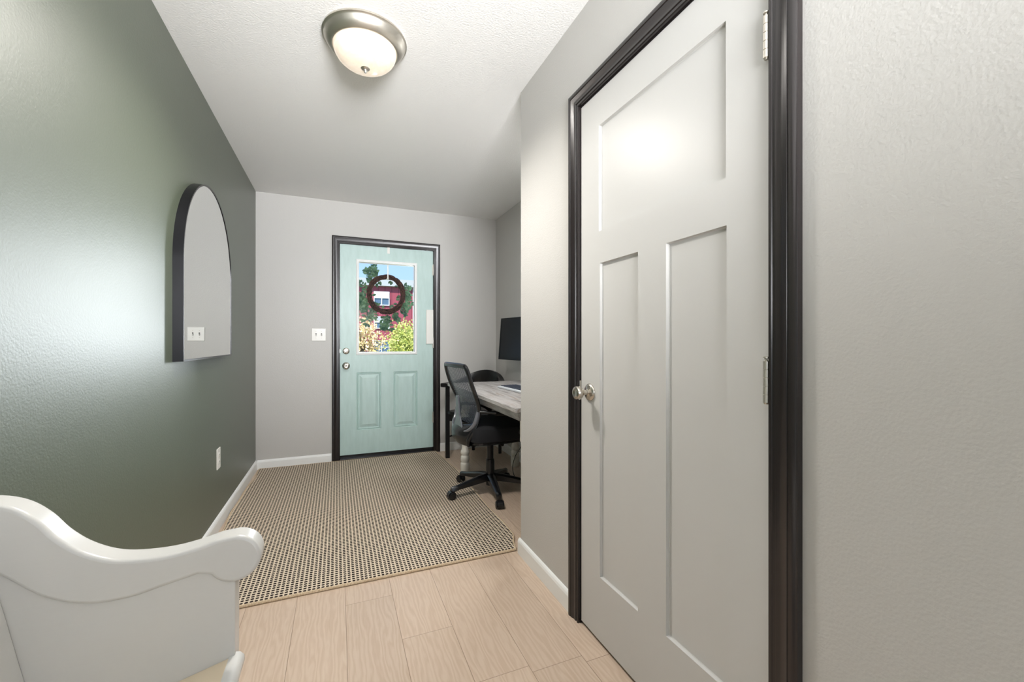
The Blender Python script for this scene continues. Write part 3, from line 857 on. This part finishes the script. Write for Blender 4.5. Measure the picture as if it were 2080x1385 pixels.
# lower tulip shaped shell from the frame down under the seat
b = bm_(); rows = []
shell = [(-0.190,0.580,0.190,0.020),(-0.208,0.535,0.186,0.032),(-0.232,0.490,0.175,0.040),(-0.238,0.440,0.150,0.036),(-0.222,0.400,0.120,0.025),(-0.160,0.385,0.090,0.01),(-0.05,0.395,0.070,0.0)]
nsh = 14
for x, z, hw_, dip in shell:
    r_row = []
    for i in range(nsh+1):
        u_ = -1+2*i/nsh
        r_row.append((x - dip*(1-u_*u_), u_*hw_, z - (0.045*(1-u_*u_) if z > 0.55 else 0.0)))
    rows.append(r_row)
F_ = [[b.verts.new(p) for p in r_row] for r_row in rows]
for i in range(len(F_)-1):
    for j in range(nsh): b.faces.new((F_[i][j], F_[i][j+1], F_[i+1][j+1], F_[i+1][j]))
o = obj('back_shell', b, mats['black_plastic'], oc, smooth=True)
sm = o.modifiers.new('thick', 'SOLIDIFY'); sm.thickness = 0.010; sm.offset = 0
# mesh fabric: fine horizontal ribs
b = bm_()
def side_at(z):
    t_ = sorted([(zz, xx, yy) for xx, zz, yy in side])
    for (z0, x0, y0), (z1, x1, y1) in zip(t_, t_[1:]):
        if z <= z1:
            f = (z-z0)/(z1-z0); return x0+(x1-x0)*f, y0+(y1-y0)*f
    return t_[-1][1], t_[-1][2]
z = 0.545
while z < 0.945:
    x, hw_ = side_at(z)
    pts = [(x - 0.020*(1-(u_/5)**2), hw_*u_/5, z + 0.012*(1-(u_/5)**2)) for u_ in range(-5, 6)]
    tube(b, pts, 0.0023, 5); z += 0.0072
for u_ in range(-6, 7):
    pts = []
    for k in range(11):
        zz = 0.550 + 0.395*k/10; x, hw_ = side_at(zz); f = u_/7
        pts.append((x - 0.020*(1-f*f), hw_*f, zz+0.012*(1-f*f)))
    tube(b, pts, 0.0014, 4)
obj('mesh_fabric', b, mats['mesh'], oc)
# lumbar band (pale colour paints in reflections) sweeping from rail to rail, and the two struts that fork up from it
b = bm_()
tube(b, smooth_path([(-0.178,-0.196,0.640),(-0.200,-0.188,0.560),(-0.232,-0.140,0.505),(-0.252,0,0.478),(-0.232,0.140,0.505),(-0.200,0.188,0.560),(-0.178,0.196,0.640)], 6), 0.012, 10, flat=1.5)
obj('lumbar_band', b, mats['painted_sheen'], oc, smooth=True)['label'] = 'satin lumbar band, greyed for its reflections'
b = bm_()
prism(b, [(-0.085,0.50),(0.085,0.50),(0.035,0.60),(0.022,0.74),(-0.022,0.74),(-0.035,0.60)], 'X', -0.252, -0.240)
bmesh.ops.rotate(b, verts=b.verts, cent=(-0.246, 0, 0.50), matrix=Matrix.Rotation(math.radians(-3), 3, 'Y'))
obj('lumbar_support', b, mats['painted_sheen'], oc, bevel=0.004)['label'] = 'satin lumbar support, greyed for its reflections'
for sy in (-1, 1):
    b = bm_()
    tube(b, [(-0.170, sy*0.205, 0.642), (-0.075, sy*0.262, 0.636)], 0.0125, 12)
    tube(b, smooth_path([(-0.080, sy*0.262, 0.634), (0.02, sy*0.268, 0.620), (0.10, sy*0.266, 0.580), (0.125, sy*0.255, 0.52), (0.11, sy*0.235, 0.462)], 5), 0.011, 10, flat=1.3)
    obj('armrest', b, mats['black_plastic'], oc, smooth=True)
b = bm_(); box(b, -0.10, 0.09, -0.075, 0.075, 0.380, 0.413)
obj('tilt_mechanism', b, mats['black_metal'], oc, bevel=0.01)
b = bm_(); tube(b, [(0.0,-0.07,0.415),(0.0,-0.16,0.405),(0.0,-0.21,0.400)], [0.005,0.005,0.011], 8)
obj('height_lever', b, mats['black_plastic'], oc, smooth=True)
b = bm_(); lathe(b, [(0.024,0.25),(0.0245,0.36),(0.024,0.398)], seg=28)
obj('gas_column', b, mats['black_metal'], oc, smooth=True)
b = bm_(); lathe(b, [(0.020,0.055),(0.030,0.06),(0.034,0.10),(0.033,0.15),(0.0315,0.235),(0.029,0.250),(0.02,0.252)], seg=28)
base = obj('column_cover', b, mats['black_plastic'], oc, smooth=True)
for k in range(5):
    a = math.radians(190 - 5 + 72*k)
    Rm = Matrix.Rotation(a, 4, 'Z')
    b = bm_()
    secs = [(0.02,0.150,0.100,0.030),(0.09,0.141,0.092,0.027),(0.18,0.122,0.082,0.022),(0.26,0.104,0.074,0.019),(0.305,0.098,0.062,0.017),(0.318,0.092,0.060,0.010)]
    rr_ = []
    for (x, zt, zb, hw_) in secs:
        rr_.append([b.verts.new(p) for p in ((x,-hw_,zb),(x,hw_,zb),(x,hw_,zt-0.010),(x,hw_*0.35,zt),(x,-hw_*0.35,zt),(x,-hw_,zt-0.010))])
    for p_, q_ in zip(rr_, rr_[1:]):
        for i in range(6): b.faces.new((p_[i], p_[(i+1)%6], q_[(i+1)%6], q_[i]))
    b.faces.new(rr_[0]); b.faces.new(rr_[-1][::-1])
    b.transform(Rm)
    obj('base_leg', b, mats['black_plastic'], oc, smooth=True)
    zoff = 0.013 if k in (0, 4) else 0.0
    b = bm_()
    cx, cy_ = 0.300, 0.0
    tube(b, [(cx, 0, 0.095), (cx, 0, 0.060)], 0.008, 10)
    hd = []
    for i in range(11):
        t_ = math.radians(-25 + 205*i/10); hd.append((cx+0.014+0.0300*math.cos(t_), zoff+0.0265+0.0300*math.sin(t_)))
    prism(b, hd, 'Y', -0.019, 0.019)
    b.transform(Rm)
    cst = obj('caster', b, mats['black_plastic'], oc, smooth=True)
    for s0 in (-0.028, 0.0192):
        b = bm_()
        lathe(b, [(0.018,s0),(0.0235,s0+0.001),(0.0255,s0+0.004),(0.0250,s0+0.0075),(0.018,s0+0.009)], (cx+0.014, 0, 0.0258+zoff), 'Y', 24)
        b.transform(Rm)
        obj('wheel', b, mats['black_plastic'], cst, smooth=True)

# cable hanging below the desk
b = bm_()
tube(b, smooth_path([(1.50,3.15,0.68),(1.47,3.15,0.45),(1.40,3.15,0.27),(1.345,3.15,0.19),(1.315,3.14,0.10),(1.32,3.10,0.03),(1.34,3.0,0.004),(1.45,2.85,0.004)], 8), 0.0028, 8)
tag(obj('power_cable', b, mats['black_plastic'], smooth=True), 'thin black cable hanging under the desk down to the floor', 'cable')

# ------------------------------------------------------------------ wreath hung outside the door glass
WX, WY, WZ = 0.452, D+0.105, 1.597
wr = thing('wreath', 'twig wreath with green leaves hanging outside the front door glass', 'wreath', (WX, WY, WZ))
b = bm_(); rnd = random.Random(3)
for s_i in range(26):
    ph = rnd.uniform(0, 2*PI); tw = rnd.choice((3, 4, 5, 2)); off_ = rnd.uniform(0.007, 0.023)
    pts = []
    for i in range(72):
        a = 2*PI*i/72
        rr0 = 0.163 + off_*math.cos(tw*a+ph) + 0.002*math.sin(7*a+ph)
        pts.append((rr0*math.cos(a), off_*math.sin(tw*a+ph), rr0*1.08*math.sin(a)))
    tube(b, pts, 0.0055, 5, closed=True, up=(0, 1, 0))
obj('twig_ring', b, mats['twig'], wr, smooth=True, auto=False)
def leaf(bm, p, d_, nrm, L, Wd):
    d_ = d_.normalized(); sd = d_.cross(nrm).normalized(); up_ = sd.cross(d_).normalized()
    prof = ((0,0.0),(0.2,0.62),(0.45,1.0),(0.7,0.8),(0.88,0.42),(1.0,0.0))
    Ls, Rs, Ms = [], [], []
    for t_, w_ in prof:
        c = p + d_*L*t_ - up_*L*0.18*t_*t_
        Ms.append(bm.verts.new(c - up_*0.0))
        if 0 < t_ < 1:
            Ls.append(bm.verts.new(c + sd*Wd*w_*0.5 + up_*Wd*0.12)); Rs.append(bm.verts.new(c - sd*Wd*w_*0.5 + up_*Wd*0.12))
    n_ = len(Ls)
    for side_ in (Ls, Rs):
        bm.faces.new((Ms[0], side_[0], Ms[1])); bm.faces.new((Ms[n_], side_[-1], Ms[n_+1]))
        for i in range(n_-1): bm.faces.new((Ms[i+1], side_[i], side_[i+1], Ms[i+2]))
b = bm_()
for i in range(50):
    # sprigs leave the ring pointing outwards, thickest left, top left and bottom
    a = rnd.uniform(0, 2*PI)
    wgt = 0.35 + 0.65*max(0, math.cos(a-math.radians(200)))
    if rnd.random() > wgt + 0.25: a = rnd.gauss(math.radians(215), 0.9)
    base_p = Vector((0.18*math.cos(a), 0.015, 0.195*math.sin(a)))
    tang = Vector((-math.sin(a), 0, math.cos(a))); outw = Vector((math.cos(a), 0, math.sin(a)))
    dirv = (outw*rnd.uniform(0.3, 0.9) + tang*rnd.uniform(-1, 1)*0.8 + Vector((0, rnd.uniform(0.0, 0.5), -0.1))).normalized()
    if math.cos(a-math.radians(75)) > 0.75: continue
    if math.cos(a-math.radians(115)) > 0.9: dirv = (Vector((rnd.uniform(-0.5,0.2), 0.1, 1))).normalized()
    L_ = rnd.uniform(0.07, 0.15)
    if math.cos(a) > 0.3: L_ *= 0.65
    pts = [base_p + dirv*L_*k/4 + Vector((0, 0, -0.02*(k/4)**2)) for k in range(5)]
    tube(b, pts, 0.0016, 4)
    for k in range(1, 5):
        for sgn in (-1, 1):
            ld = (dirv*0.6 + Vector((dirv.z, 0, -dirv.x))*sgn*0.8 + Vector((0, rnd.uniform(-0.4, 0.4), 0)))
            leaf(b, pts[k], ld, Vector((rnd.uniform(-0.4,0.4), -1, rnd.uniform(-0.4,0.4))), rnd.uniform(0.028, 0.052), rnd.uniform(0.018, 0.032))
    leaf(b, pts[4], dirv, Vector((0.1, -1, 0.1)), 0.045, 0.026)
for i in range(24):     # leaves inside the ring
    a = rnd.uniform(0, 2*PI); p = Vector((0.140*math.cos(a), 0.02, 0.150*math.sin(a)))
    leaf(b, p, Vector((-math.cos(a)+rnd.uniform(-1,1), rnd.uniform(-0.2,0.4), -math.sin(a)+rnd.uniform(-1,1))), Vector((0.1,-1,0.2)), rnd.uniform(0.03,0.05), 0.026)
for v in b.verts:
    if v.co.y + WY < D+0.066: v.co.y = D+0.066-WY
obj('foliage', b, mats['leaf'], wr)
# hanger over the door top
b = bm_()
hx = 0.462
box(b, hx-0.012, hx+0.012, DF-0.0035, DF-0.0005, 1.985, 2.0462)
box(b, hx-0.012, hx+0.012, DF-0.0035, DF+0.0485, 2.0448, 2.0462)
box(b, hx-0.006, hx+0.006, DF+0.056, DF+0.0585, 1.7455, 2.0462); box(b, hx-0.012, hx+0.012, DF+0.0480, DF+0.0585, 2.0448, 2.0462)
box(b, hx-0.012, hx+0.012, DF+0.0585, DF+0.128, 1.7455, 1.7480); box(b, hx-0.012, hx+0.012, DF+0.1280, DF+0.1305, 1.7455, 1.758)
tag(obj('wreath_hanger', b, mats['plastic_white'], bevel=0.0008), 'white metal hanger hooked over the front door, holding the wreath', 'hanger')

# ------------------------------------------------------------------ outdoors
b = bm_(); box(b, -40, 45, D+TH+1.6, 60, -0.45, -0.30)
struct(obj('ground', b, mats['grass']), 'grass outside')
b = bm_(); box(b, -1.5, 2.6, D+TH, D+TH+1.6, -0.30, -0.04)
struct(obj('trim_4', b, mats['concrete']), 'concrete porch slab')
YBD = 20.0
bd = thing('building', 'red sided building with pale cornice and white windows across the street', 'building', (-2, YBD, -0.30))
ox, oy, oz = -2, YBD, -0.30
b = bm_(); box(b, -11-ox, 3.27-ox, 0, 9, 0, 3.66-oz); obj('wall', b, mats['red'], bd)
b = bm_(); box(b, -11.2-ox, 3.55-ox, -0.25, 9.1, 3.66-oz, 3.98-oz); obj('cornice', b, mats['cornice'], bd)
b = bm_(); box(b, 3.27-ox, 3.45-ox, -0.04, 9, 0, 3.66-oz); obj('corner_trim', b, mats['ext_white'], bd)
for wx in (1.52, -1.6, -4.8, -8.0):
    for (z0, z1, zp) in ((2.78,3.14,3.42),(1.72,2.03,2.28),(0.58,1.19,None)):
        if zp:
            b = bm_(); box(b, wx-ox, wx+0.69-ox, -0.05, 0, z1-oz, zp-oz)
            obj('panel', b, mats['ext_white'] if z0 > 2.5 else mats['cornice'], bd)
        b = bm_(); xm = wx+0.345
        fw = 0.035
        for (a, c, e, g_) in ((wx+fw,wx+0.69-fw,z0,z0+fw),(wx+fw,wx+0.69-fw,z1-fw,z1),(wx,wx+fw,z0,z1),(wx+0.69-fw,wx+0.69,z0,z1),(xm-0.02,xm+0.02,z0+fw,z1-fw)):
            box(b, a-ox, c-ox, -0.08, 0, e-oz, g_-oz)
        if not zp: box(b, wx+fw-ox, wx+0.69-fw-ox, -0.07, 0, 0.86-oz, 0.89-oz)
        wf = obj('window', b, mats['ext_white'], bd)
        b = bm_(); box(b, wx+fw-ox, wx+0.69-fw-ox, -0.03, 0, z0+fw-oz, z1-fw-oz)
        obj('pane', b, mats['ext_glass'], wf)

def tree(name, label, x, y, r, zc, rz_, lm, seed, nleaf, lsz):
    t_ = thing(name, label, 'tree', (x, y, -0.30)); rnd = random.Random(seed)
    b = bm_(); tube(b, smooth_path([(0,0,0),(0.03,0,0.5),(0,0.02,1.0),(-0.02,0,zc+0.3)], 4), 0.045, 8)
    tips = []
    for i in range(22):
        a = rnd.uniform(0, 2*PI); e_ = rnd.uniform(-0.5, 1.3)
        q = Vector((r*math.cos(a)*math.cos(e_)*rnd.uniform(.6,1), r*math.sin(a)*math.cos(e_)*rnd.uniform(.6,1), zc+0.3 + rz_*math.sin(e_)*rnd.uniform(.6,1)))
        st = Vector((0, 0, 0.55+rnd.uniform(0, 0.4)))
        tube(b, [st, (st+q)/2+Vector((0,0,0.05)), q], [0.014, 0.009, 0.004], 5); tips.append(q); tips.append((st+q*2)/3)
    obj('trunk', b, mats['bark'], t_, smooth=True)
    b = bm_()
    for i in range(nleaf):
        c = rnd.choice(tips); p = c + Vector((rnd.gauss(0, .13), rnd.gauss(0, .13), rnd.gauss(0, .11)))
        leaf(b, p, Vector((rnd.gauss(0,1), rnd.gauss(0,1), rnd.gauss(0,1))), Vector((rnd.gauss(0,1), rnd.gauss(0,1), rnd.gauss(0,1)+0.01)), lsz*rnd.uniform(.7,1.3), lsz*0.7)
    obj('foliage', b, lm, t_)
tree('flowering_tree', 'pale pinkish yellow tree outside, left side of the door window', 0.50, 10.4, 0.50, 1.02, 0.55, mats['leaf_blossom'], 5, 1700, 0.06)
tree('yellow_tree', 'bright yellow green tree outside, right side of the door window', 1.78, 12.0, 0.50, 1.12, 0.48, mats['leaf_yellow'], 9, 3600, 0.065)
